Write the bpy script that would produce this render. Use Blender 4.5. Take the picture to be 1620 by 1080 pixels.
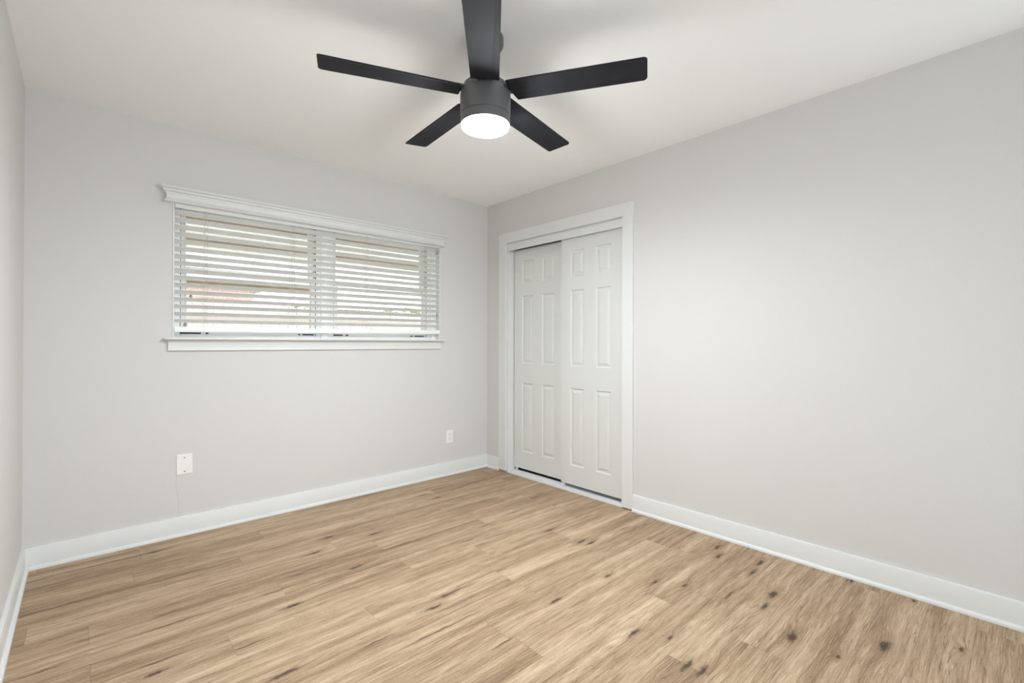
import bpy, bmesh, math, random
from mathutils import Vector, Matrix
random.seed(7)
for o in list(bpy.data.objects): bpy.data.objects.remove(o)
SC = bpy.context.scene
COL = SC.collection

# ------------------------------------------------------------------ camera
cd = bpy.data.cameras.new('camera'); cam = bpy.data.objects.new('camera', cd); COL.objects.link(cam)
cd.sensor_width = 36.0
cd.lens = 740.19 / 1620 * 36.0
cd.clip_start = 0.02
_R = Vector((0.7367715, -0.6761372, 0.00250027)); _U = Vector((-0.00463013, -0.00134751, 0.99998837)); _F = Vector((0.67612596, 0.73677451, 0.00412341))
m = Matrix.Identity(4)
for i in range(3):
    m[i][0], m[i][1], m[i][2] = _R[i], _U[i], -_F[i]
m.translation = Vector((0.22115, 0.0, 1.15223))
cam.matrix_world = m
SC.camera = cam

# ------------------------------------------------------------------ world, lights, exposure
W = bpy.data.worlds.new('daylight'); SC.world = W; W.use_nodes = True
bg = W.node_tree.nodes['Background']
bg.inputs[0].default_value = (0.88, 0.94, 1.0, 1); bg.inputs[1].default_value = 2.4
SC.view_settings.view_transform = 'Standard'; SC.view_settings.look = 'None'
SC.view_settings.gamma = 1.0; SC.view_settings.use_curve_mapping = False
SC.view_settings.exposure = 0.34
SC.cycles.use_denoising = True
SC.cycles.max_bounces = 14; SC.cycles.diffuse_bounces = 10
SC.cycles.sample_clamp_indirect = 6.0

sd = bpy.data.lights.new('sun', 'SUN'); sd.energy = 2.2; sd.angle = 0.02; sd.color = (1, 0.97, 0.92)
so = bpy.data.objects.new('sun', sd); COL.objects.link(so)
so.rotation_euler = (math.radians(-38), math.radians(-25), 0); so.location = (0, 3, 8)

LENS_EMIT = 385.0
FAN_FILL_W = 5.0
# unseen area lamp added in the hall behind the camera as bedroom fill
hl = bpy.data.lights.new('hall_fill_light', 'AREA'); hl.shape = 'RECTANGLE'; hl.size = 3.4; hl.size_y = 1.3
hl.energy = 74; hl.color = (0.82, 0.91, 1.0)
ho = bpy.data.objects.new('hall_fill_light', hl); COL.objects.link(ho)
ho.location = (1.9, -4.40, 0.80); ho.rotation_euler = (math.radians(104), 0, 0)

# ------------------------------------------------------------------ room constants
XR, YB, H, YF = 3.028, 3.405, 2.44, -0.25

# ------------------------------------------------------------------ material helpers
def newmat(name):
    m = bpy.data.materials.new(name); m.use_nodes = True
    nt = m.node_tree; b = nt.nodes['Principled BSDF']
    return m, nt, b
def N(nt, t, **kw):
    n = nt.nodes.new(t)
    for k, v in kw.items(): setattr(n, k, v)
    return n
def simple(name, col, rough=0.5, metal=0.0, bump=0.0, bscale=200.0, var=0.0, vscale=3.0, spec=0.5):
    m, nt, b = newmat(name)
    b.inputs['Base Color'].default_value = (*col, 1); b.inputs['Roughness'].default_value = rough
    b.inputs['Metallic'].default_value = metal; b.inputs['Specular IOR Level'].default_value = spec
    tc = N(nt, 'ShaderNodeTexCoord')
    if bump:
        no = N(nt, 'ShaderNodeTexNoise'); no.inputs['Scale'].default_value = bscale; no.inputs['Detail'].default_value = 3
        bp = N(nt, 'ShaderNodeBump'); bp.inputs['Strength'].default_value = bump; bp.inputs['Distance'].default_value = 0.002
        nt.links.new(tc.outputs['Object'], no.inputs['Vector']); nt.links.new(no.outputs['Fac'], bp.inputs['Height'])
        nt.links.new(bp.outputs[0], b.inputs['Normal'])
    if var:
        no = N(nt, 'ShaderNodeTexNoise'); no.inputs['Scale'].default_value = vscale; no.inputs['Detail'].default_value = 2
        nt.links.new(tc.outputs['Object'], no.inputs['Vector'])
        mx = N(nt, 'ShaderNodeMix', data_type='RGBA')
        mx.inputs['A'].default_value = (*[c * (1 - var) for c in col], 1); mx.inputs['B'].default_value = (*[min(1, c * (1 + var)) for c in col], 1)
        nt.links.new(no.outputs['Fac'], mx.inputs['Factor']); nt.links.new(mx.outputs['Result'], b.inputs['Base Color'])
    return m

M_wall = simple('wall_paint', (0.64, 0.63, 0.614), 0.75, bump=0.25, bscale=260, var=0.012, vscale=1.5, spec=0.3)
M_ceil = simple('ceiling_paint', (0.91, 0.915, 0.91), 0.85, bump=0.25, bscale=220, spec=0.2)
M_trim = simple('trim_paint', (0.70, 0.71, 0.695), 0.42, bump=0.05, bscale=90)
M_door = simple('door_paint', (0.67, 0.68, 0.655), 0.45, bump=0.12, bscale=500)
M_blind = simple('blind_vinyl', (0.90, 0.905, 0.89), 0.45)
def blind_slat_mat():
    m, nt, b = newmat('slat_vinyl')
    b.inputs['Base Color'].default_value = (0.94, 0.945, 0.93, 1); b.inputs['Roughness'].default_value = 0.45
    t = N(nt, 'ShaderNodeBsdfTranslucent'); t.inputs[0].default_value = (0.92, 0.92, 0.90, 1)
    mx = N(nt, 'ShaderNodeMixShader'); mx.inputs[0].default_value = 0.38
    nt.links.new(b.outputs[0], mx.inputs[1]); nt.links.new(t.outputs[0], mx.inputs[2]); nt.links.new(mx.outputs[0], nt.nodes['Material Output'].inputs[0])
    return m
M_slat = blind_slat_mat()
M_cord = simple('blind_cord', (0.50, 0.45, 0.38), 0.8)
M_tassel = simple('tassel_plastic', (0.35, 0.31, 0.27), 0.5)
M_vinyl = simple('window_vinyl', (0.86, 0.86, 0.85), 0.35)
M_gasket = simple('dark_gasket', (0.02, 0.02, 0.02), 0.8)
M_strip = simple('grey_weatherstrip', (0.10, 0.10, 0.10), 0.9)
M_fan = simple('fan_matte_black', (0.115, 0.116, 0.12), 0.48, bump=0.05, bscale=400)
M_blade = simple('fan_blade_black', (0.022, 0.023, 0.026), 0.66, var=0.25, vscale=14, spec=0.09)
M_plate = simple('plate_plastic', (0.82, 0.81, 0.78), 0.35)
M_slot = simple('slot_dark', (0.03, 0.03, 0.03), 0.7)
M_screw = simple('screw_metal', (0.25, 0.25, 0.25), 0.35, metal=0.9)
M_alu = simple('track_aluminium', (0.80, 0.81, 0.83), 0.4, metal=0.1)
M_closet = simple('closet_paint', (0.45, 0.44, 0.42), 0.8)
M_beam = simple('stained_beam', (0.30, 0.22, 0.13), 0.7, var=0.3, vscale=8)
M_deck = simple('patio_roof_board', (0.88, 0.87, 0.84), 0.7, var=0.05, vscale=6)
M_brick = None

def lens_mat():
    m, nt, b = newmat('lit_lens')
    nt.nodes.remove(b)
    e = N(nt, 'ShaderNodeEmission'); e.inputs[0].default_value = (0.90, 0.95, 1.0, 1); e.inputs[1].default_value = LENS_EMIT
    nt.links.new(e.outputs[0], nt.nodes['Material Output'].inputs[0])
    return m
M_lens = lens_mat()

def glass_mat():
    m, nt, b = newmat('window_glass')
    nt.nodes.remove(b)
    tr = N(nt, 'ShaderNodeBsdfTransparent'); tr.inputs[0].default_value = (0.96, 0.97, 0.97, 1)
    gl = N(nt, 'ShaderNodeBsdfGlossy'); gl.inputs['Roughness'].default_value = 0.01
    fr = N(nt, 'ShaderNodeFresnel'); fr.inputs[0].default_value = 1.5
    mx = N(nt, 'ShaderNodeMixShader')
    nt.links.new(fr.outputs[0], mx.inputs[0]); nt.links.new(tr.outputs[0], mx.inputs[1]); nt.links.new(gl.outputs[0], mx.inputs[2])
    nt.links.new(mx.outputs[0], nt.nodes['Material Output'].inputs[0])
    return m
M_glass = glass_mat()

def math_n(nt, op, a, b=None, c=None, clamp=False):
    n = N(nt, 'ShaderNodeMath', operation=op); n.use_clamp = clamp
    for i, v in enumerate((a, b, c)):
        if v is None: continue
        if isinstance(v, (int, float)): n.inputs[i].default_value = v
        else: nt.links.new(v, n.inputs[i])
    return n.outputs[0]
def vmath(nt, op, a, b=None, c=None):
    n = N(nt, 'ShaderNodeVectorMath', operation=op)
    for i, v in enumerate((a, b, c)):
        if v is None: continue
        if isinstance(v, (tuple, list)): n.inputs[i].default_value = v
        else: nt.links.new(v, n.inputs[i])
    return n.outputs['Value'] if op in ('LENGTH', 'DOT_PRODUCT') else n.outputs['Vector']
def noise(nt, vec, scale=1.0, detail=3.0, rough=0.5, dist=0.0):
    n = N(nt, 'ShaderNodeTexNoise'); n.inputs['Scale'].default_value = scale; n.inputs['Detail'].default_value = detail
    n.inputs['Roughness'].default_value = rough; n.inputs['Distortion'].default_value = dist
    nt.links.new(vec, n.inputs['Vector']); return n.outputs['Fac']
def ramp(nt, fac, pts):
    r = N(nt, 'ShaderNodeValToRGB'); cr = r.color_ramp
    while len(cr.elements) < len(pts): cr.elements.new(0.5)
    for e, (p, c) in zip(cr.elements, pts):
        e.position = p; e.color = (*c, 1) if len(c) == 3 else c
    nt.links.new(fac, r.inputs[0]); return r.outputs[0]
def mixc(nt, f, a, b, mode='MIX'):
    n = N(nt, 'ShaderNodeMix', data_type='RGBA', blend_type=mode)
    for k, v in (('Factor', f), ('A', a), ('B', b)):
        if isinstance(v, (int, float)): n.inputs[k].default_value = v
        elif isinstance(v, tuple): n.inputs[k].default_value = (*v, 1)
        else: nt.links.new(v, n.inputs[k])
    return n.outputs['Result']
def sstep(nt, v, a, b):
    n = N(nt, 'ShaderNodeMapRange', interpolation_type='SMOOTHSTEP')
    n.inputs['From Min'].default_value = a; n.inputs['From Max'].default_value = b
    nt.links.new(v, n.inputs['Value']); return n.outputs['Result']

KNOTS = [(1.295,2.783,'k'),(2.177,2.951,'k'),(1.164,2.631,'k'),(1.262,2.317,'k'),(0.905,2.163,'k'),(1.525,2.649,'k'),(1.884,2.189,'s'),(1.515,1.786,'s'),(1.451,1.785,'k'),(1.351,1.737,'k'),(1.786,1.416,'k'),(1.295,1.581,'S'),(1.052,1.684,'s'),(1.43,1.349,'s'),(2.355,1.975,'k'),(2.396,2.347,'s'),(2.373,2.661,'s'),(2.125,3.077,'k'),(0.75,1.735,'k'),(2.268,1.203,'k'),(1.847,1.05,'k'),(1.915,0.935,'t'),(2.344,1.087,'t'),(2.72,0.92,'k'),(2.414,0.909,'s'),(2.855,0.935,'k'),(2.569,0.776,'K'),(2.435,0.765,'k'),(2.289,0.615,'K'),(1.819,0.813,'k'),(1.837,0.762,'k'),(2.369,1.737,'k'),(2.397,1.689,'k'),(2.776,1.116,'k'),(2.881,1.17,'k'),(2.709,1.681,'s'),(2.146,1.389,'t'),(2.485,0.353,'K'),(2.281,0.456,'t'),(2.979,0.331,'t'),(2.673,0.152,'t'),(2.983,0.562,'t'),(0.514,3.231,'k'),(0.686,1.996,'s'),(0.415,2.044,'k'),(0.511,2.358,'S'),(0.994,2.436,'s'),(0.884,2.345,'s'),(0.497,2.462,'s'),(0.712,2.602,'s'),(0.738,1.738,'s'),(0.156,2.844,'S'),(0.262,2.455,'s'),(0.365,3.234,'S'),(0.119,2.322,'s'),(0.05,3.219,'s'),(0.434,2.111,'s'),(2.117,2.299,'s'),(1.589,2.399,'s')]
def wood_floor():
    m, nt, b = newmat('oak_plank_floor')
    L = nt.links.new
    tc = N(nt, 'ShaderNodeTexCoord'); P = tc.outputs['Object']
    sp = N(nt, 'ShaderNodeSeparateXYZ'); L(P, sp.inputs[0]); X, Y = sp.outputs[0], sp.outputs[1]
    pw, pl = 0.1524, 1.22
    rowf = math_n(nt, 'DIVIDE', math_n(nt, 'ADD', Y, 10 * pw - 0.1265), pw)
    row = math_n(nt, 'FLOOR', rowf)
    wr = N(nt, 'ShaderNodeTexWhiteNoise', noise_dimensions='1D'); L(row, wr.inputs['W'])
    # stagger so that the joints fall as in the room
    colf = math_n(nt, 'ADD', math_n(nt, 'DIVIDE', X, pl), math_n(nt, 'ADD', math_n(nt, 'MULTIPLY', row, 0.3777), math_n(nt, 'MULTIPLY', wr.outputs['Value'], 0.45)))
    col = math_n(nt, 'FLOOR', colf)
    cv = N(nt, 'ShaderNodeCombineXYZ'); L(row, cv.inputs[0]); L(col, cv.inputs[1])
    wn = N(nt, 'ShaderNodeTexWhiteNoise', noise_dimensions='3D'); L(cv.outputs[0], wn.inputs['Vector'])
    hid = wn.outputs['Value']; hcol = wn.outputs['Color']
    # seams
    fy = math_n(nt, 'FRACT', rowf); fx = math_n(nt, 'FRACT', colf)
    ey = math_n(nt, 'MULTIPLY', math_n(nt, 'MINIMUM', fy, math_n(nt, 'SUBTRACT', 1.0, fy)), pw)
    ex = math_n(nt, 'MULTIPLY', math_n(nt, 'MINIMUM', fx, math_n(nt, 'SUBTRACT', 1.0, fx)), pl)
    seam = sstep(nt, math_n(nt, 'MINIMUM', ey, ex), 0.0013, 0.0004)
    # shift each plank's grain
    off = vmath(nt, 'SCALE', hcol, None); off.node.inputs['Scale'].default_value = 13.0
    # plank-local warp
    P2 = vmath(nt, 'ADD', P, off)
    wv = vmath(nt, 'MULTIPLY', P2, (2.2, 9.0, 1))
    w1 = math_n(nt, 'SUBTRACT', noise(nt, wv, 1.0, 2.0), 0.5)
    # knots
    kw = N(nt, 'ShaderNodeTexNoise'); kw.inputs['Scale'].default_value = 22; kw.inputs['Detail'].default_value = 2; L(P, kw.inputs['Vector'])
    kwv = vmath(nt, 'MULTIPLY', vmath(nt, 'SUBTRACT', kw.outputs['Color'], (0.5, 0.5, 0.5)), (0.06, 0.022, 0))
    PK = vmath(nt, 'ADD', vmath(nt, 'MULTIPLY', P, (1, 1, 0)), kwv)
    dk = None; ds = None
    size = {'k': (0.046, 0.0105), 't': (0.022, 0.008), 'K': (0.052, 0.018), 's': (0.085, 0.007), 'S': (0.24, 0.008)}
    for (kx, ky, kind) in KNOTS:
        a, c = size[kind]
        d = vmath(nt, 'LENGTH', vmath(nt, 'MULTIPLY_ADD', PK, (1 / a, 1 / c, 0), (-kx / a, -ky / c, 0)))
        if kind in 'ktK': dk = d if dk is None else math_n(nt, 'MINIMUM', dk, d)
        else: ds = d if ds is None else math_n(nt, 'MINIMUM', ds, d)
    near = sstep(nt, dk, 4.0, 0.8)
    kn = noise(nt, vmath(nt, 'MULTIPLY', P, (70, 170, 1)), 1.0, 3.0, 0.65)
    dk = math_n(nt, 'ADD', dk, math_n(nt, 'MULTIPLY', math_n(nt, 'SUBTRACT', kn, 0.5), 1.7))
    # grain coordinates; grain lines bend round the knots
    yy = math_n(nt, 'ADD', math_n(nt, 'MULTIPLY', w1, 0.022), math_n(nt, 'MULTIPLY', near, 0.014))
    cb = N(nt, 'ShaderNodeCombineXYZ'); L(yy, cb.inputs[1])
    G = vmath(nt, 'ADD', P2, cb.outputs[0])
    fine = noise(nt, vmath(nt, 'MULTIPLY', G, (9, 240, 1)), 1.0, 4.0, 0.65)
    mid = noise(nt, vmath(nt, 'MULTIPLY', G, (1.6, 34, 1)), 1.0, 4.0, 0.6)
    band = noise(nt, vmath(nt, 'MULTIPLY', G, (0.9, 9, 1)), 1.0, 2.0, 0.5)
    speck = noise(nt, vmath(nt, 'MULTIPLY', P, (90, 420, 1)), 1.0, 2.0, 0.6)
    v = math_n(nt, 'ADD', math_n(nt, 'MULTIPLY', mid, 0.46), math_n(nt, 'ADD', math_n(nt, 'MULTIPLY', band, 0.38), 0.08))
    v = math_n(nt, 'ADD', v, math_n(nt, 'MULTIPLY', math_n(nt, 'SUBTRACT', fine, 0.5), 0.62))
    v = math_n(nt, 'ADD', v, math_n(nt, 'MULTIPLY', math_n(nt, 'SUBTRACT', speck, 0.5), 0.26))
    v = math_n(nt, 'ADD', v, math_n(nt, 'MULTIPLY', math_n(nt, 'SUBTRACT', hid, 0.5), 0.07))
    base = ramp(nt, v, [(0.26, (0.135, 0.082, 0.043)), (0.42, (0.290, 0.195, 0.116)), (0.53, (0.410, 0.293, 0.189)), (0.72, (0.590, 0.450, 0.312))])
    st = noise(nt, vmath(nt, 'MULTIPLY', G, (4.5, 75, 1)), 1.0, 3.0, 0.55)
    stm = sstep(nt, st, 0.61, 0.74)
    c = mixc(nt, math_n(nt, 'MULTIPLY', stm, 0.55), base, (0.12, 0.07, 0.04))
    cn = noise(nt, vmath(nt, 'MULTIPLY', G, (3.2, 95, 1)), 1.0, 2.0, 0.5)
    cm = noise(nt, vmath(nt, 'MULTIPLY', P2, (3.0, 14, 1)), 1.0, 2.0, 0.5)
    crack = math_n(nt, 'MULTIPLY', sstep(nt, math_n(nt, 'ABSOLUTE', math_n(nt, 'SUBTRACT', cn, 0.5)), 0.022, 0.002), sstep(nt, cm, 0.47, 0.60))
    c = mixc(nt, math_n(nt, 'MULTIPLY', crack, 0.62), c, (0.10, 0.065, 0.04))
    kh = sstep(nt, dk, 2.8, 0.6)
    c = mixc(nt, math_n(nt, 'MULTIPLY', kh, 0.5), c, (0.22, 0.14, 0.08))
    kd = sstep(nt, dk, 1.25, 0.3)
    c = mixc(nt, math_n(nt, 'MULTIPLY', kd, 0.95), c, (0.055, 0.036, 0.024))
    sdn = math_n(nt, 'ADD', ds, math_n(nt, 'MULTIPLY', math_n(nt, 'SUBTRACT', fine, 0.5), 0.9))
    sh = sstep(nt, sdn, 1.9, 0.7)
    c = mixc(nt, math_n(nt, 'MULTIPLY', sh, 0.3), c, (0.2, 0.13, 0.08))
    sk = sstep(nt, sdn, 1.0, 0.1)
    c = mixc(nt, math_n(nt, 'MULTIPLY', sk, 0.8), c, (0.07, 0.045, 0.03))
    c = mixc(nt, math_n(nt, 'MULTIPLY', seam, 0.45), c, (0.12, 0.08, 0.05))
    L(c, b.inputs['Base Color'])
    rr = N(nt, 'ShaderNodeMapRange'); rr.inputs['To Min'].default_value = 0.5; rr.inputs['To Max'].default_value = 0.66
    L(fine, rr.inputs['Value']); L(rr.outputs[0], b.inputs['Roughness'])
    b.inputs['Specular IOR Level'].default_value = 0.3
    bp = N(nt, 'ShaderNodeBump'); bp.inputs['Strength'].default_value = 0.5; bp.inputs['Distance'].default_value = 0.0012
    L(math_n(nt, 'SUBTRACT', fine, seam), bp.inputs['Height']); L(bp.outputs[0], b.inputs['Normal'])
    return m
M_floor = wood_floor()

def brick_mat():
    m, nt, b = newmat('pink_brick')
    tc = N(nt, 'ShaderNodeTexCoord')
    mp = N(nt, 'ShaderNodeMapping'); mp.inputs['Rotation'].default_value = (math.radians(90), 0, 0)
    nt.links.new(tc.outputs['Object'], mp.inputs[0])
    br = N(nt, 'ShaderNodeTexBrick'); br.inputs['Scale'].default_value = 1.0
    br.inputs['Color1'].default_value = (0.72, 0.42, 0.34, 1); br.inputs['Color2'].default_value = (0.80, 0.55, 0.47, 1); br.inputs['Mortar'].default_value = (0.8, 0.76, 0.72, 1)
    br.inputs['Brick Width'].default_value = 0.22; br.inputs['Row Height'].default_value = 0.075; br.inputs['Mortar Size'].default_value = 0.01
    nt.links.new(mp.outputs[0], br.inputs['Vector']); nt.links.new(br.outputs['Color'], b.inputs['Base Color'])
    b.inputs['Roughness'].default_value = 0.85
    return m
M_brick = brick_mat()

# ------------------------------------------------------------------ mesh helpers
class MB:
    def __init__(s): s.v = []; s.f = []
    def add(s, vs, fs):
        n = len(s.v); s.v += [tuple(a) for a in vs]; s.f += [tuple(n + i for i in f) for f in fs]; return s
    def box(s, x0, x1, y0, y1, z0, z1):
        return s.add([(x0,y0,z0),(x1,y0,z0),(x1,y1,z0),(x0,y1,z0),(x0,y0,z1),(x1,y0,z1),(x1,y1,z1),(x0,y1,z1)],
                     [(0,3,2,1),(4,5,6,7),(0,1,5,4),(1,2,6,5),(2,3,7,6),(3,0,4,7)])
    def loft(s, rings, cap=True, closed=True):
        n = len(rings[0]); vs = [p for r in rings for p in r]; fs = []
        for i in range(len(rings) - 1):
            for j in range(n if closed else n - 1):
                k = (j + 1) % n
                fs.append((i*n+j, i*n+k, (i+1)*n+k, (i+1)*n+j))
        if cap: fs += [tuple(reversed(range(n))), tuple((len(rings)-1)*n + j for j in range(n))]
        return s.add(vs, fs)
    def lathe(s, prof, cx, cy, n=64, captop=True, capbot=True):
        rings = []
        for r, z in prof:
            rings.append([(cx + r*math.cos(2*math.pi*k/n), cy + r*math.sin(2*math.pi*k/n), z) for k in range(n)])
        return s.loft(rings, cap=True)
    def tube(s, pts, r, n=8):
        pts = [Vector(p) for p in pts]; rings = []
        for i, p in enumerate(pts):
            t = (pts[min(i+1, len(pts)-1)] - pts[max(i-1, 0)]).normalized()
            u = t.cross(Vector((0.31, 0.95, 0.05))).normalized(); w = t.cross(u)
            rings.append([p + r*(u*math.cos(2*math.pi*k/n) + w*math.sin(2*math.pi*k/n)) for k in range(n)])
        return s.loft(rings)
    def build(s, name, mat, parent=None, bevel=0, smooth=False, seg=2, loc=None):
        me = bpy.data.meshes.new(name); me.from_pydata(s.v, [], s.f); me.update()
        bm = bmesh.new(); bm.from_mesh(me); bmesh.ops.recalc_face_normals(bm, faces=bm.faces[:]); bm.to_mesh(me); bm.free()
        o = bpy.data.objects.new(name, me); COL.objects.link(o); me.materials.append(mat)
        if loc is not None:
            me.transform(Matrix.Translation(-Vector(loc))); o.location = loc
        if parent:
            o.parent = parent
            par = parent; T = Vector((0, 0, 0))
            while par: T += par.location; par = par.parent
            me.transform(Matrix.Translation(-T))
        if bevel:
            bv = o.modifiers.new('bevel', 'BEVEL'); bv.width = bevel; bv.segments = seg; bv.limit_method = 'ANGLE'; bv.angle_limit = math.radians(35)
        if smooth:
            for p in me.polygons: p.use_smooth = True
            try:
                me.set_sharp_from_angle(angle=math.radians(40))
            except Exception: pass
        return o
def tag(o, label, cat=None, group=None, kind=None):
    o['label'] = label
    if cat: o['category'] = cat
    if group: o['group'] = group
    if kind: o['kind'] = kind
    return o
def root(name, loc, label, cat, group=None, kind=None):
    o = bpy.data.objects.new(name, None); o.empty_display_size = 0.1; COL.objects.link(o); o.location = loc
    return tag(o, label, cat, group, kind)
def struct(o, label, cat): return tag(o, label, cat, None, 'structure')

# ------------------------------------------------------------------ shell
CX1 = 3.70   # back of the closet
b = MB().box(-0.0, CX1, YF, YB, -0.1, 0.0)
struct(b.build('floor', M_floor), 'light brown oak plank floor with dark knots and streaks', 'floor')
b = MB().box(-0.12, CX1 + 0.1, YF - 0.0, YB + 0.16, H, H + 0.12)
struct(b.build('ceiling', M_ceil), 'smooth off-white ceiling above the black fan', 'ceiling')
b = MB().box(-0.12, 0.0, YF, YB, 0.0, H)
struct(b.build('wall_left', M_wall), 'narrow strip of pale wall at the left edge', 'wall')
OX0, OX1, OZ0, OZ1 = 0.612, 2.497, 1.165, 2.03
b = MB().box(-0.12, OX0, YB, YB + 0.16, 0, H).box(OX1, CX1 + 0.1, YB, YB + 0.16, 0, H).box(OX0, OX1, YB, YB + 0.16, 0, OZ0).box(OX0, OX1, YB, YB + 0.16, OZ1, H)
wb = struct(b.build('wall_back', M_wall), 'pale greige wall that holds the wide window', 'wall')
# thin raised ridge in the paint under the blank plate
rg = MB()
ridge = [(0.637, 0.352, 0.001), (0.636, 0.29, 0.0014), (0.645, 0.24, 0.0016), (0.648, 0.19, 0.0016), (0.650, 0.115, 0.0010)]
rg.loft([[(x - w, YB - 0.0002, z), (x, YB - 0.0016, z), (x + w, YB - 0.0002, z)] for x, z, w in ridge])
rg.loft([[(x - w, YB - 0.0002, z), (x, YB - 0.0012, z), (x + w, YB - 0.0002, z)] for x, z, w in [(0.662, 0.17, 0.0008), (0.664, 0.115, 0.001)]])
tag(rg.build('paint_ridge', M_wall, wb), 'thin ridge in the paint under the blank plate')
DY0, DY1, DZ1 = 1.898, 3.124, 2.047
b = MB().box(XR, XR + 0.12, YF, DY0, 0, H).box(XR, XR + 0.12, DY1, YB, 0, H).box(XR, XR + 0.12, DY0, DY1, DZ1, H)
struct(b.build('wall_right', M_wall), 'pale greige wall around the closet opening', 'wall')
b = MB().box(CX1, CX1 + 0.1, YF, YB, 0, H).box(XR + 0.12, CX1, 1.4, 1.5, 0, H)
struct(b.build('wall_closet', M_closet), 'unlit inner walls of the closet behind the doors', 'wall')

# baseboards: flat board with eased top edge, and shoe moulding
def board_profile(t=0.013, h=0.113, sq=0.0265, sh=0.0185):
    pts = [(0, 0), (sq, 0), (sq, 0.007)]
    for k in range(1, 6):
        a = math.pi/2*k/5; pts.append((t + (sq - t)*math.cos(a), 0.007 + (sh - 0.007)*math.sin(a)))
    pts += [(t, h - 0.004), (t - 0.0015, h - 0.001), (t - 0.004, h), (0, h)]
    return pts
def baseboard(name, A, B, inward, label, mitreA=0, mitreB=0):
    A = Vector((*A, 0)); B = Vector((*B, 0)); I = Vector((*inward, 0)); D = (B - A).normalized()
    pr = board_profile()
    r = [[A + I*d + D*(d*mitreA) + Vector((0, 0, z)) for d, z in pr], [B + I*d - D*(d*mitreB) + Vector((0, 0, z)) for d, z in pr]]
    struct(MB().loft(r).build(name, M_trim, smooth=True), label, 'baseboard')
baseboard('baseboard_left', (0, YF), (0, YB), (1, 0), 'white baseboard at the far left, running along the left wall', 0, 1)
baseboard('baseboard_back', (0, YB), (XR, YB), (0, -1), 'long white baseboard under the window', 1, 1)
baseboard('baseboard_corner', (XR, YB), (XR, 3.218), (-1, 0), 'short white baseboard between the corner and the closet casing', 1, 0)
baseboard('baseboard_right', (XR, 1.812), (XR, YF), (-1, 0), 'long white baseboard right of the closet', 0, 0)

# ------------------------------------------------------------------ unseen front wall, opened wide, and hall added to bring in fill light
HX0, HX1 = 0.06, 2.95
b = MB().box(-0.12, HX0, YF - 0.12, YF, 0, H).box(HX1, CX1 + 0.1, YF - 0.12, YF, 0, H).box(HX0, HX1, YF - 0.12, YF, 2.43, H)
struct(b.build('wall_front', M_wall), 'unseen wall behind the camera, opened wide for fill light from the hall', 'wall')
b = MB().box(-0.6, 3.6, -4.5, YF, -0.1, 0.0)
struct(b.build('floor_hall', simple('pale_bounce_floor', (0.86, 0.86, 0.84), 0.6, var=0.02)), 'unseen hall floor behind the camera, made pale to bounce light', 'floor')  # hall floor kept pale so it bounces light up to the bedroom ceiling
b = MB().box(-0.6, 3.6, -4.6, -4.5, 0, H).box(-0.7, -0.6, -4.6, YF - 0.12, 0, H).box(3.6, 3.7, -4.6, YF - 0.12, 0, H)
struct(b.build('wall_hall', M_wall), 'walls of the added hall behind the camera', 'wall')
b = MB().box(-0.7, 3.7, -4.6, YF, H, H + 0.12)
struct(b.build('ceiling_hall', M_ceil), 'ceiling of the added hall behind the camera', 'ceiling')

# ------------------------------------------------------------------ closet
cz = 0.010
ct = root('trim_1', (XR, 2.5, 0), 'flat white casing framing the closet doors', 'door casing', kind='structure')
T = 0.019; y0, y1, zt = 1.812, 3.218, 2.137
def prism_x(poly, x0, x1):   # poly in (y,z)
    n = len(poly)
    return MB().add([(x0, y, z) for y, z in poly] + [(x1, y, z) for y, z in poly],
                    [tuple(range(n)), tuple(reversed(range(n, 2*n)))] + [(i, (i+1) % n, n + (i+1) % n, n + i) for i in range(n)])
prism_x([(y0, cz), (DY0, cz), (DY0, DZ1), (y0, zt)], XR - T, XR).build('side_casing', M_trim, ct, bevel=0.0012)
prism_x([(y1, cz + 0.006), (DY1, cz + 0.006), (DY1, DZ1), (y1, zt)], XR - T, XR).build('side_casing', M_trim, ct, bevel=0.0012)
prism_x([(y0, zt), (DY0, DZ1), (DY1, DZ1), (y1, zt)], XR - T, XR).build('head_casing', M_trim, ct, bevel=0.0012)
MB().box(XR + 0.0005, XR + 0.12, DY1 - 0.018, DY1 + 0.0005, 0.0, DZ1).box(XR + 0.0005, XR + 0.12, DY0 - 0.0005, DY0 + 0.004, 0.0, DZ1).build('door_jamb', M_trim, ct, bevel=0.001)
hj = MB().box(XR + 0.0005, XR + 0.12, DY0 + 0.004, DY1 - 0.018, DZ1 - 0.006, DZ1)
hj.build('head_jamb', M_trim, ct)
fs = MB().box(XR - 0.004, XR + 0.003, DY0 + 0.002, DY1 - 0.004, 1.977, DZ1 - 0.010).box(XR - 0.0055, XR - 0.004, DY0 + 0.002, DY1 - 0.004, 1.977, 1.981)
fs.box(XR + 0.003, XR + 0.10, DY0 + 0.004, DY1 - 0.018, DZ1 - 0.0125, DZ1 - 0.0065)
struct(fs.build('trim_2', M_trim, bevel=0.001), 'white track fascia above the closet doors', 'track fascia')

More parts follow.
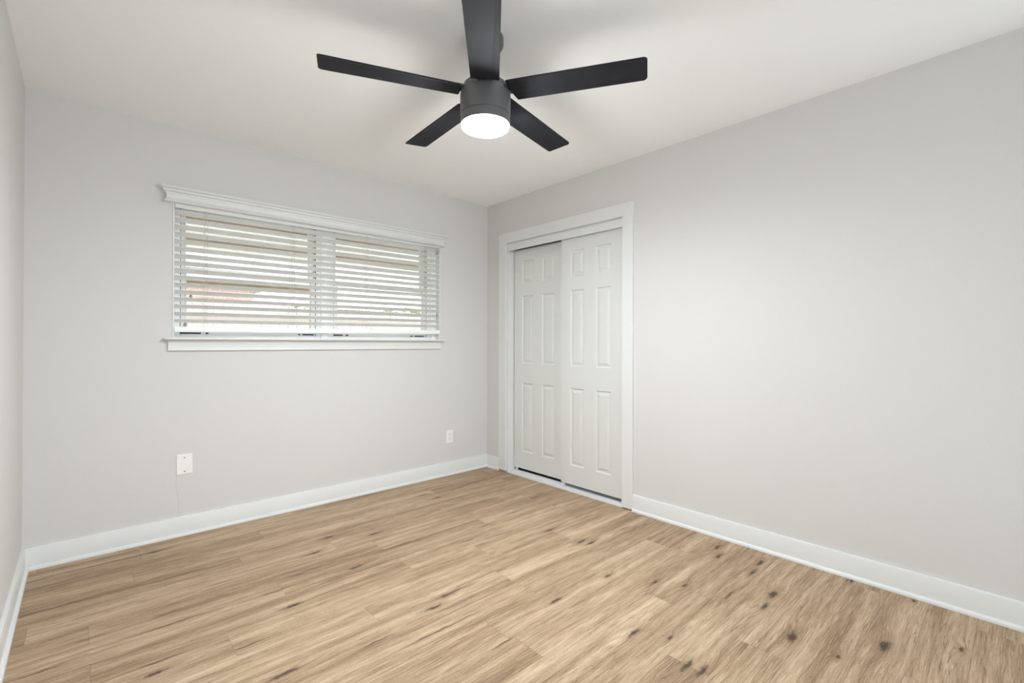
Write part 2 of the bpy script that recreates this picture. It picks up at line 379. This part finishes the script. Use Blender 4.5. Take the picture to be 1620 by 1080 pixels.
def panel_door(name, x, ya, yb, z0, z1, pans_u, rows, label):
    """face at x looking to -X; ya = left edge seen from the room (larger y)"""
    us = [0.0]
    for a, c in pans_u: us += [a, c]
    us.append(ya - yb); zs = [z0]
    for a, c in rows: zs += [a, c]
    zs.append(z1)
    vs, fs = [], []
    def V(u, z, d): vs.append((x + d, ya - u, z)); return len(vs) - 1
    for i in range(len(us) - 1):
        for j in range(len(zs) - 1):
            u0, u1, a, c = us[i], us[i+1], zs[j], zs[j+1]
            if i % 2 == 1 and j % 2 == 1:
                rings = []
                for ins, d in ((0, 0), (0.0015, 0.0015), (0.006, 0.0075), (0.010, 0.0085), (0.016, 0.0085), (0.033, 0.0025), (0.0345, 0.0008)):
                    rings.append([V(u0+ins, a+ins, d), V(u1-ins, a+ins, d), V(u1-ins, c-ins, d), V(u0+ins, c-ins, d)])
                for r0, r1 in zip(rings, rings[1:]):
                    for k in range(4): fs.append((r0[k], r0[(k+1) % 4], r1[(k+1) % 4], r1[k]))
                fs.append(tuple(rings[-1]))
            else:
                fs.append((V(u0, a, 0), V(u1, a, 0), V(u1, c, 0), V(u0, c, 0)))
    mb = MB().add(vs, fs)
    # edges and back
    t = 0.034; w = ya - yb
    mb.add([(x, ya, z0), (x, ya, z1), (x, yb, z1), (x, yb, z0), (x+t, ya, z0), (x+t, ya, z1), (x+t, yb, z1), (x+t, yb, z0)],
           [(0, 1, 5, 4), (1, 2, 6, 5), (2, 3, 7, 6), (3, 0, 4, 7), (4, 5, 6, 7)])
    o = mb.build(name, M_door)
    bm = bmesh.new(); bm.from_mesh(o.data); bmesh.ops.remove_doubles(bm, verts=bm.verts[:], dist=1e-5)
    bmesh.ops.recalc_face_normals(bm, faces=bm.faces[:]); bm.to_mesh(o.data); bm.free()
    bv = o.modifiers.new('bevel', 'BEVEL'); bv.width = 0.003; bv.segments = 2; bv.limit_method = 'ANGLE'; bv.angle_limit = math.radians(80)
    return struct(o, label, 'closet door')
rows = [(0.197, 0.802), (0.9735, 1.572), (1.678, 1.883)]
d1 = panel_door('door_1', XR + 0.066, 3.096, 2.486, 0.046, 1.985, [(0.098, 0.236), (0.344, 0.488)], rows, 'left closet door, white with six raised panels, behind the other')
d2 = panel_door('door_2', XR + 0.020, 2.4957, 1.903, 0.048, 1.985, [(0.0948, 0.2302), (0.341, 0.4802)], rows, 'right closet door, white with six raised panels, in front')
# rollers of each door down in the track
for d, yy, xx in ((d1, (3.075, 2.52), XR + 0.083), (d2, (2.478, 1.925), XR + 0.037)):
    for y_ in yy:
        MB().box(xx - 0.007, xx + 0.007, y_ - 0.008, y_ + 0.008, 0.0175, 0.052).build('bottom_guide', M_alu, d)
tr = MB().box(XR - 0.006, XR + 0.10, DY0 + 0.005, DY1 - 0.019, 0.0, 0.005)
tr.box(XR - 0.006, XR - 0.001, DY0 + 0.005, DY1 - 0.019, 0.004, 0.015)
tr.box(XR + 0.001, XR + 0.013, DY0 + 0.005, DY1 - 0.019, 0.004, 0.011)
for dx in (0.022, 0.048, 0.058, 0.066, 0.090): tr.box(XR + dx, XR + dx + 0.0022, DY0 + 0.005, DY1 - 0.019, 0.004, 0.016)
tag(tr.build('floor_track', M_alu, bevel=0.0006), 'white metal floor track under the sliding closet doors', 'door track')
# scrap of tan filler at the foot of the left casing
fl = MB(); fl.lathe([(0.002, 0.0), (0.007, 0.001), (0.008, 0.008), (0.004, 0.013), (0.001, 0.015)], XR - 0.034, 3.228, 9)
tag(fl.build('filler_scrap', simple('tan_filler', (0.55, 0.38, 0.24), 0.9, bump=0.8, bscale=90)), 'tiny tan scrap of filler on floor beside the left closet casing', 'scrap')

# ------------------------------------------------------------------ window
def vwindow(name, x0, x1, z0, z1, label):
    """one vinyl single-hung unit"""
    ya = YB + 0.055
    w = root(name, ((x0+x1)/2, YB + 0.1, z0), label, 'window', kind='structure')
    fo = 0.034
    f = MB().box(x0, x0+fo, ya, YB+0.15, z0, z1).box(x1-fo, x1, ya, YB+0.15, z0, z1).box(x0+fo, x1-fo, ya, YB+0.15, z0, z0+0.022).box(x0+fo, x1-fo, ya, YB+0.15, z1-0.03, z1)
    f.build('window_frame', M_vinyl, w, bevel=0.0015)
    # dark weatherstrip line next to the frame
    MB().box(x0+fo, x0+fo+0.004, YB+0.0635, YB+0.067, z0+0.022, z1-0.03).box(x1-fo-0.003, x1-fo, YB+0.0635, YB+0.067, z0+0.022, z1-0.03).build('weatherstrip', M_strip, w)
    zr = 1.600
    a, c = x0+fo+0.004, x1-fo-0.003
    st = 0.030
    lo = root('lower_sash', (0, 0, 0), '', None); del lo['label']
    COL.objects.unlink(lo); bpy.data.objects.remove(lo)
    s = MB().box(a, a+st, YB+0.062, YB+0.095, z0+0.022, zr+0.018).box(c-st, c, YB+0.062, YB+0.095, z0+0.022, zr+0.018)
    s.box(a+st, c-st, YB+0.062, YB+0.095, z0+0.022, z0+0.054).box(a+st, c-st, YB+0.062, YB+0.095, zr-0.014, zr+0.018)
    so_ = s.build('lower_sash', M_vinyl, w, bevel=0.0015)
    g = MB().box(a+st-0.002, c-st+0.002, YB+0.078, YB+0.082, z0+0.052, zr-0.012).build('pane', M_glass, so_)
    s = MB().box(a, a+st, YB+0.104, YB+0.137, zr-0.014, z1-0.03).box(c-st, c, YB+0.104, YB+0.137, zr-0.014, z1-0.03)
    s.box(a+st, c-st, YB+0.104, YB+0.137, zr-0.014, zr+0.014).box(a+st, c-st, YB+0.104, YB+0.137, z1-0.055, z1-0.03)
    su = s.build('upper_sash', M_vinyl, w, bevel=0.0015)
    MB().box(a+st-0.002, c-st+0.002, YB+0.118, YB+0.122, zr+0.012, z1-0.053).build('pane', M_glass, su)
    return w
SZ = 1.181   # top of the stool
w1_ = vwindow('window_1', 0.622, 1.500, SZ, 2.02, 'left half of the white vinyl window behind the blind')
w2_ = vwindow('window_2', 1.560, 2.435, SZ, 2.02, 'right half of the white vinyl window behind the blind')
# black latch strips low on each sash
for w, xs in ((w1_, ((0.655, 0.765), (0.79, 0.805), (1.345, 1.360), (1.375, 1.452))), (w2_, ((1.598, 1.668), (1.69, 1.71), (2.245, 2.265), (2.285, 2.375)))):
    mb = MB()
    for a, c in xs: mb.box(a, c, YB+0.0585, YB+0.0625, SZ+0.026, SZ+0.034)
    mb.build('vent_latch', M_gasket, w)
mu = MB().box(1.500, 1.560, YB+0.045, YB+0.15, SZ, 2.02)
mu.box(1.512, 1.516, YB+0.041, YB+0.046, SZ, 2.02).box(1.544, 1.548, YB+0.041, YB+0.046, SZ, 2.02)
mu.box(2.435, 2.489, YB+0.045, YB+0.15, SZ, 2.02).box(2.452, 2.456, YB+0.041, YB+0.046, SZ, 2.02).box(2.466, 2.470, YB+0.041, YB+0.046, SZ, 2.02)
struct(mu.build('trim_3', M_vinyl, bevel=0.001), 'white post between the two window halves and filler strip at the right', 'window post')
ln = MB().box(OX0, OX0+0.008, YB-0.004, YB+0.15, SZ, OZ1).box(OX1-0.007, OX1, YB-0.002, YB+0.15, SZ, OZ1).box(OX0, OX1, YB+0.0, YB+0.15, 2.02, OZ1)
struct(ln.build('trim_4', M_trim, bevel=0.0008), 'thin white liner boards around the window opening', 'window liner')
# stool, apron and cornice all return to the wall at their ends
def wrapped(prof, xa, xb, dza=0.0, dzb=0.0):
    rings = []
    for p, z in prof:
        rings.append([(xa - p, YB, z + dza), (xa - p, YB - p, z + dza), (xb + p, YB - p, z + dzb), (xb + p, YB, z + dzb)])
    return MB().loft(rings)
# stool and apron
si = root('trim_5', (1.55, YB, 1.16), 'white window sill board with apron below', 'window sill', kind='structure')
st = MB()
n = 0.043
prof = [(-0.055, SZ-0.019), (0.0, SZ-0.019), (0.018, SZ-0.0225), (0.026, SZ-0.019), (0.034, SZ-0.013), (n-0.004, SZ-0.011), (n, SZ-0.008), (n, SZ-0.003), (n-0.002, SZ-0.0005), (n-0.005, SZ), (-0.055, SZ)]
sl = lambda X: 0.0
def xring(x, prof, k=0.0, dz=0.0): return [(x + 0*p, YB - p, z + dz) for p, z in prof]
# horned nosing in front of the wall
pf = [(max(p, 0.0), z) for p, z in prof]
st = wrapped([(q, z) for q, z in pf if q > 0.001][0:], 0.612, 2.482)
st.box(OX0+0.0005, OX1-0.0005, YB, YB+0.056, SZ-0.016, SZ)
st.build('stool', M_trim, si, smooth=True)
ap = [(0, 1.1035), (0.014, 1.1035), (0.016, 1.1065), (0.015, 1.111), (0.0145, 1.15), (0.017, 1.156), (0.022, SZ-0.0205), (0, SZ-0.019)]
wrapped(ap[1:-1], 0.606, 2.483).build('apron', M_trim, si, smooth=True)
# cornice over the window
cp = [(0.0, 1.981), (0.044, 1.981), (0.047, 1.984), (0.047, 1.988), (0.041, 1.992), (0.036, 1.999), (0.0335, 2.008), (0.034, 2.018), (0.037, 2.027), (0.041, 2.033), (0.041, 2.037),
      (0.046, 2.039), (0.050, 2.044), (0.051, 2.049), (0.051, 2.053), (0.057, 2.055), (0.061, 2.059), (0.061, 2.0695), (0.0, 2.0695)]
co = wrapped(cp[1:-1], 0.6115, 2.478, -0.002, 0.004).build('window_cornice', M_trim, smooth=True)
tag(co, 'white crown-moulded cornice board above the window blind', 'cornice')

# ------------------------------------------------------------------ blind
BX0, BX1 = 0.6225, 2.4875
def bz(x): return 0.0085 * (x - 0.62)
bl = root('window_blind', (1.555, YB, 1.24), 'wide white slatted blind with its slats tilted open', 'blind')
hr = MB(); hr.loft([[(x, YB-0.002, 1.957+bz(x)), (x, YB-0.006, 1.954+bz(x)), (x, YB-0.006, 2.018), (x, YB+0.002, 2.018), (x, YB+0.002, 1.957+bz(x))] for x in (BX0, BX1)])
hr.build('valance', M_slat, bl)
MB().box(BX0+0.003, BX1-0.003, YB+0.004, YB+0.046, 1.972, 2.012).build('headrail', M_blind, bl, bevel=0.001)
sl_ = MB()
NS = 16; pitch = 0.0433; ztop = 1.9438; ang = math.radians(23); wS = 0.050; tS = 0.0028
def slat_ring(x, zt, x_in=0.0):
    pts = []
    m_ = 8
    for k in range(m_ + 1):      # upper surface, slightly crowned
        s = k / m_; c = 0.0022 * (1 - (2*s-1)**2)
        pts.append((s*wS, c))
    for k in range(m_, -1, -1):
        s = k / m_; c = 0.0022 * (1 - (2*s-1)**2) - tS
        pts.append((s*wS, c))
    ca, sa = math.cos(ang), math.sin(ang)
    return [(x, YB - 0.009 + s*ca + h*sa, zt - s*sa + h*ca) for s, h in pts]
for i in range(NS):
    zt_ = ztop - pitch * i
    dev = random.uniform(-0.0006, 0.0006)
    sl_.loft([slat_ring(x, zt_ + bz(x) + dev) for x in (BX0, BX1)])
sl_.build('slats', M_slat, bl, smooth=True)
br_ = MB()
for x in (0,):
    br_.loft([[(x, YB-0.010, 1.2155+bz(x)), (x, YB-0.012, 1.2185+bz(x)), (x, YB-0.012, 1.243+bz(x)), (x, YB-0.0085, 1.2465+bz(x)), (x, YB+0.036, 1.2465+bz(x)), (x, YB+0.040, 1.243+bz(x)), (x, YB+0.040, 1.2185+bz(x)), (x, YB+0.037, 1.2155+bz(x))] for x in (BX0-0.002, BX1+0.002)])
br_.build('bottom_rail', M_blind, bl, smooth=True)
for lx in (0.774, 1.283, 1.817, 2.340):
    c = MB(); yf = YB - 0.0105; yr = YB + 0.0395
    c.tube([(lx, yf, 1.247+bz(lx)), (lx, yf, 1.956+bz(lx))], 0.0010, 5)
    c.tube([(lx+0.012, yf, 1.247+bz(lx)), (lx+0.012, yf, 1.956+bz(lx))], 0.0010, 5)
    c.tube([(lx, yr, 1.247+bz(lx)), (lx, yr, 1.972+bz(lx))], 0.0011, 5)
    c.build('ladder_cord', M_cord, bl)
def tassel(x, y, z, ztop_, x_top):
    c = MB(); c.tube([(x_top, y, ztop_), (x, y, z + 0.010)], 0.0009, 6)
    cc = c.build('lift_cord', M_cord, bl)
    t = MB(); t.lathe([(0.0015, z+0.014), (0.004, z+0.012), (0.0065, z+0.002), (0.0085, z-0.010), (0.0080, z-0.014), (0.003, z-0.016)], x, y, 16)
    t.build('tassel', M_tassel, cc, smooth=True)
tassel(0.7105, YB+0.052, 1.443, 1.97, 0.668)
tassel(0.684, YB+0.052, 1.270, 1.97, 0.678)
tassel(2.452, YB-0.020, 1.925, 1.954+bz(2.45), 2.452)
tassel(2.455, YB-0.020, 1.402, 1.954+bz(2.45), 2.446)

# ------------------------------------------------------------------ wall plates
def plate_mesh(xc, zc, w, h, t=0.005):
    e = 0.004
    pr = lambda i, d: [(xc-w/2+i, YB-d, zc-h/2+i), (xc+w/2-i, YB-d, zc-h/2+i), (xc+w/2-i, YB-d, zc+h/2-i), (xc-w/2+i, YB-d, zc+h/2-i)]
    return MB().loft([pr(0, 0), pr(0, t*0.45), pr(e*0.5, t*0.85), pr(e, t)])
def screw(x, z, d, parent, mat, r=0.0034):
    s = MB(); n = 16
    s.loft([[(x + rr*math.cos(2*math.pi*k/n), YB - d - yy, z + rr*math.sin(2*math.pi*k/n)) for k in range(n)] for rr, yy in ((r, -0.001), (r, 0.0006), (r*0.6, 0.0012))])
    o = s.build('screw', mat, parent, smooth=True)
    MB().box(x - r*0.8, x + r*0.8, YB-d-0.0016, YB-d-0.0009, z-0.0004, z+0.0004).build('screw_slot', M_slot, o)
bp_ = root('blank_wall_plate', (0.6755, YB, 0.4215), 'white blank wall plate with two dark screws', 'wall plate')
plate_mesh(0.6755, 0.4218, 0.080, 0.122).build('plate', M_plate, bp_)
screw(0.6755, 0.4623, 0.005, bp_, M_screw, 0.0040); screw(0.676, 0.3795, 0.005, bp_, M_screw, 0.0040)
ot = root('electrical_outlet', (2.603, YB, 0.334), 'white duplex outlet low on wall near corner', 'outlet')
plate_mesh(2.603, 0.334, 0.070, 0.1145).build('plate', M_plate, ot)
for dz in (0.0195, -0.0195):
    zc = 0.334 + dz; r = 0.0165
    pts = []
    for k in range(32):
        a = 2*math.pi*k/32; pts.append((2.603 + max(-0.0145, min(0.0145, r*math.cos(a)*1.05)), zc + 0.0135*max(-0.95, min(0.95, math.sin(a)*1.1))))
    rc = MB().loft([[(x, YB-0.0045, z) for x, z in pts], [(x, YB-0.0072, z) for x, z in pts]]).build('receptacle', M_plate, ot)
    s = MB().box(2.5958, 2.5974, YB-0.0078, YB-0.007, zc-0.0005, zc+0.0070).box(2.6083, 2.6097, YB-0.0078, YB-0.007, zc+0.0005, zc+0.0065)
    s.loft([[(2.603 + 0.0026*math.cos(2*math.pi*k/12), YB-yy, zc-0.0068 + 0.0026*math.sin(2*math.pi*k/12)) for k in range(12)] for yy in (0.007, 0.0078)])
    s.build('socket_slots', M_slot, rc)
screw(2.603, 0.334, 0.005, ot, M_plate, 0.0028)

# ------------------------------------------------------------------ ceiling fan
FX, FY, FZ = 1.469, 1.529, 2.20
fan = root('ceiling_fan', (FX, FY, H), 'black five-blade ceiling fan with a glowing round light', 'ceiling fan')
MB().lathe([(0.060, H), (0.0755, H-0.0005), (0.0755, H-0.030), (0.072, H-0.037), (0.060, H-0.043), (0.030, H-0.046), (0.016, H-0.047)], FX, FY).build('canopy', M_fan, fan, smooth=True)
MB().lathe([(0.0125, H-0.044), (0.0125, FZ+0.060)], FX, FY, 32).build('downrod', M_fan, fan, smooth=True)
MB().lathe([(0.024, FZ+0.072), (0.026, FZ+0.068), (0.026, FZ+0.040)], FX, FY, 32).build('rod_collar', M_fan, fan, smooth=True)
MB().lathe([(0.030, FZ+0.046), (0.085, FZ+0.042), (0.092, FZ+0.036), (0.092, FZ+0.012)], FX, FY).build('motor_cap', M_fan, fan, smooth=True)
MB().lathe([(0.060, FZ+0.010), (0.098, FZ+0.009), (0.1025, FZ+0.006), (0.1055, FZ-0.001), (0.1065, FZ-0.010), (0.1055, FZ-0.0905), (0.104, FZ-0.092)], FX, FY).build('motor_housing', M_fan, fan, smooth=True)
MB().lathe([(0.1025, FZ-0.0915), (0.1025, FZ-0.0935), (0.105, FZ-0.0945), (0.1035, FZ-0.129), (0.102, FZ-0.1305), (0.0995, FZ-0.1305)], FX, FY).build('light_ring', M_fan, fan, smooth=True)
lens = [(0.0992, FZ-0.128), (0.0992, FZ-0.138)] + [(0.0992*math.cos(a), FZ-0.138-0.0095*math.sin(a)) for a in [math.pi/2*k/10 for k in range(1, 10)]]
lens.append((0.004, FZ-0.1477))
lo_ = MB().lathe(lens, FX, FY).build('light_lens', M_lens, fan, smooth=True)
tag(lo_, 'glowing frosted lens of the fan light')
fan_fill = bpy.data.lights.new('fan_fill_light', 'POINT'); fan_fill.energy = FAN_FILL_W; fan_fill.shadow_soft_size = 0.08; fan_fill.specular_factor = 0.1; fan_fill.color = (0.96, 0.97, 1.0)
bo_ = bpy.data.objects.new('fan_fill_light', fan_fill); COL.objects.link(bo_); bo_.location = (0, 0, FZ - 0.20 - H); bo_.parent = fan  # extra point lamp added below the lens to brighten ceiling and walls
A0 = math.radians(-130.6755); RT = 0.6565; PT = math.radians(6.2)
def blade_mesh(a):
    ca, sa = math.cos(a), math.sin(a); rings = []
    S = []
    rc = 0.016
    S = [(0.104, 'r0'), (0.112, 'r1'), (0.120, 'r2'), (0.128, 'f')] + [(0.16 + k*0.06, 'f') for k in range(8)] + [(RT - rc, 'f')]
    tip = [(RT - rc*(1 - math.sin(t)), t) for t in [math.pi/2*k/6 for k in range(1, 7)]]
    def hw(s): return (0.1170 + (0.1255 - 0.1170)*(s - 0.12)/(RT - 0.12))/2
    def ring(s, lo, hi):
        w = hw(s)
        k = max(0.0, min(1.0, (s - 0.12)/(RT - 0.12)))
        cw = 0.034*(1 - k) + 0.015*k; drop = 0.0085*(1 - k) + 0.0030*k
        cr = w - cw
        th = 0.0055
        def under(v): return 0.0 if v <= cr else -drop*(v - cr)/cw
        vs = [lo + (hi - lo)*t for t in (0, 0.5)]
        vs = [lo, (lo + min(cr, hi))/2, min(cr, hi-0.002), hi]
        bot = [(v, under(v)) for v in vs]; top = [(v, under(v) + th) for v in reversed(vs)]
        pts = []
        cp_, sp_ = math.cos(PT), math.sin(PT)
        for v, h in bot + top:
            vv = v*cp_ + h*sp_; hh = -v*sp_ + h*cp_
            pts.append((FX + ca*s - sa*vv, FY + sa*s + ca*vv, FZ + 0.0 + hh + 0.011 - 0.006))
        return pts
    for s, kd in S:
        w = hw(s); lo, hi = -w, w
        if kd == 'r0': hi = -w*0.1; lo = -w*0.98
        if kd == 'r1': hi = w*0.35
        if kd == 'r2': hi = w*0.72
        rings.append(ring(s, lo, hi))
    for s, t in tip:
        w = hw(s); d = rc*(1 - math.cos(t)); rings.append(ring(s, -w + d, w - d))
    return MB().loft(rings)
for k in range(5):
    a = A0 + k*2*math.pi/5
    bo = blade_mesh(a).build('blade', M_blade, fan, bevel=0.0012)
    ca, sa = math.cos(a), math.sin(a)
    def P(s, v, z): 
        return (FX + ca*s - sa*v, FY + sa*s + ca*v, FZ + z - v*math.tan(PT)*0.9)
    br = MB(); rg_ = []
    for s, w in ((0.082, 0.030), (0.11, 0.034), (0.15, 0.030), (0.185, 0.022), (0.19, 0.014)):
        rg_.append([P(s, -w, 0.0095), P(s, w, 0.0095), P(s, w, 0.0145), P(s, -w, 0.0145)])
    br.loft(rg_).build('blade_bracket', M_fan, bo, bevel=0.001)

# ------------------------------------------------------------------ outside, seen through the slats
b = MB().box(-14, 16, YB + 0.16, 30, -0.25, -0.12)
struct(b.build('ground', simple('pale_concrete', (0.60, 0.58, 0.53), 0.9, var=0.1, vscale=2)), 'pale concrete patio and yard outside the window', 'ground')
pr_ = root('patio_roof', (1.5, YB + 0.16, 2.45), 'covered patio roof of pale boards and brown beams outside the window', 'patio roof')
bd = MB(); x = -4.0
bd_mb = MB()
yy0, yy1, zz0, zz1 = YB + 0.17, 6.55, 2.52, 2.22
while x < 9.5:
    bd_mb.add([(x, yy0, zz0), (x+0.135, yy0, zz0), (x+0.135, yy1, zz1), (x, yy1, zz1), (x, yy0, zz0+0.02), (x+0.135, yy0, zz0+0.02), (x+0.135, yy1, zz1+0.02), (x, yy1, zz1+0.02)],
              [(0,3,2,1),(4,5,6,7),(0,1,5,4),(1,2,6,5),(2,3,7,6),(3,0,4,7)])
    x += 0.14
bd_mb.build('roof_boards', M_deck, pr_)
for yc, hb in ((3.75, 0.09), (4.45, 0.075), (5.2, 0.075), (5.9, 0.09)):
    zb = zz0 + (zz1 - zz0)*(yc - yy0)/(yy1 - yy0)
    MB().box(-4, 9.5, yc-0.022, yc+0.022, zb-hb, zb).build('beam', M_beam, pr_)
MB().box(-4, 2.63, 6.40, 6.50, 1.825, 1.885).build('header_beam', M_beam, pr_, bevel=0.004)
MB().box(2.73, 9.5, 6.40, 6.50, 2.285, 2.375).build('header_beam', M_beam, pr_, bevel=0.004)
MB().box(2.73, 9.5, 6.42, 6.48, 1.565, 1.615).build('cross_rail', M_beam, pr_, bevel=0.004)
for px in (-2.6, 2.68, 8.2):
    MB().box(px-0.05, px+0.05, 6.40, 6.50, -0.12, 2.22).build('post', simple('painted_post', (0.75, 0.73, 0.70), 0.7), pr_, bevel=0.004)
fe = root('picket_fence', (1.5, 9.6, -0.12), 'weathered pale board fence across the yard outside', 'fence')
fm = MB(); x = -8.0
while x < 16:
    h = 1.86 + random.uniform(-0.012, 0.012)
    fm.add([(x, 9.6, -0.12), (x+0.138, 9.6, -0.12), (x+0.138, 9.618, -0.12), (x, 9.618, -0.12), (x, 9.6, h-0.03), (x+0.138, 9.6, h-0.03), (x+0.138, 9.618, h-0.03), (x, 9.618, h-0.03),
            (x+0.03, 9.6, h), (x+0.108, 9.6, h), (x+0.108, 9.618, h), (x+0.03, 9.618, h)],
           [(0,3,2,1), (0,1,5,9,8,4), (2,3,7,11,10,6), (1,2,6,5), (0,4,7,3), (4,8,11,7), (5,6,10,9), (8,9,10,11)])
    x += 0.155
fm.build('pickets', simple('weathered_board', (0.62, 0.58, 0.54), 0.85, var=0.2, vscale=5), fe)
for z in (0.2, 0.9, 1.55): MB().box(-8, 16, 9.57, 9.60, z, z+0.07).build('rail', simple('weathered_rail', (0.5, 0.43, 0.36), 0.85), fe)
nh = root('neighbour_house', (-3, 14.0, 0), 'pink brick neighbour house beyond the fence', 'house')
MB().box(-9, 3.6, 14, 20, -0.12, 2.7).build('brick_wall', M_brick, nh)
MB().add([(-9.5, 13.5, 2.65), (4.1, 13.5, 2.65), (4.1, 20.5, 2.65), (-9.5, 20.5, 2.65), (-7, 17, 4.4), (1.6, 17, 4.4)], [(0,3,2,1), (0,1,5,4), (1,2,5), (2,3,4,5), (3,0,4)]).build('roof', simple('grey_shingle', (0.45, 0.42, 0.40), 0.9, var=0.2, vscale=20), nh)
M_leaf = simple('olive_leaf', (0.30, 0.36, 0.14), 0.7, var=0.35, vscale=3)
M_bark = simple('bark', (0.2, 0.15, 0.1), 0.9)
def shrub(x, y, r, h, seed, label):
    rnd = random.Random(seed)
    s = root('garden_shrub', (x, y, -0.12), label, 'shrub', 'shrubs beyond the fence')
    t = MB()
    for k in range(5):
        a = rnd.uniform(0, 6.28); t.tube([(x, y, -0.12), (x + 0.2*r*math.cos(a), y + 0.2*r*math.sin(a), h*0.4), (x + 0.6*r*math.cos(a), y + 0.6*r*math.sin(a), h*0.8)], 0.025, 6)
    t.build('stem', M_bark, s)
    f = MB()
    for k in range(1500):
        a = rnd.uniform(0, 6.28); e = math.asin(rnd.uniform(-0.7, 1)); rr = r*(0.7 + 0.3*rnd.random())
        c = Vector((x + rr*math.cos(a)*math.cos(e), y + rr*math.sin(a)*math.cos(e), h*0.55 + h*0.45*math.sin(e)))
        u = Vector((rnd.gauss(0, 1), rnd.gauss(0, 1), rnd.gauss(0, 1))).normalized(); v = u.cross(Vector((rnd.gauss(0, 1), rnd.gauss(0, 1), rnd.gauss(0, 1)))).normalized()
        l = rnd.uniform(0.05, 0.09); w = l*0.5
        f.add([c - u*l, c - v*w, c + u*l, c + v*w], [(0, 1, 2, 3)])
    f.build('foliage', M_leaf, s)
shrub(4.6, 12.6, 1.3, 2.15, 1, 'olive green shrub just past the brick house end')
shrub(7.4, 12.8, 1.4, 2.2, 2, 'olive green shrub second from the brick house')
shrub(10.4, 12.7, 1.5, 2.1, 3, 'olive green shrub farthest right beyond the fence')
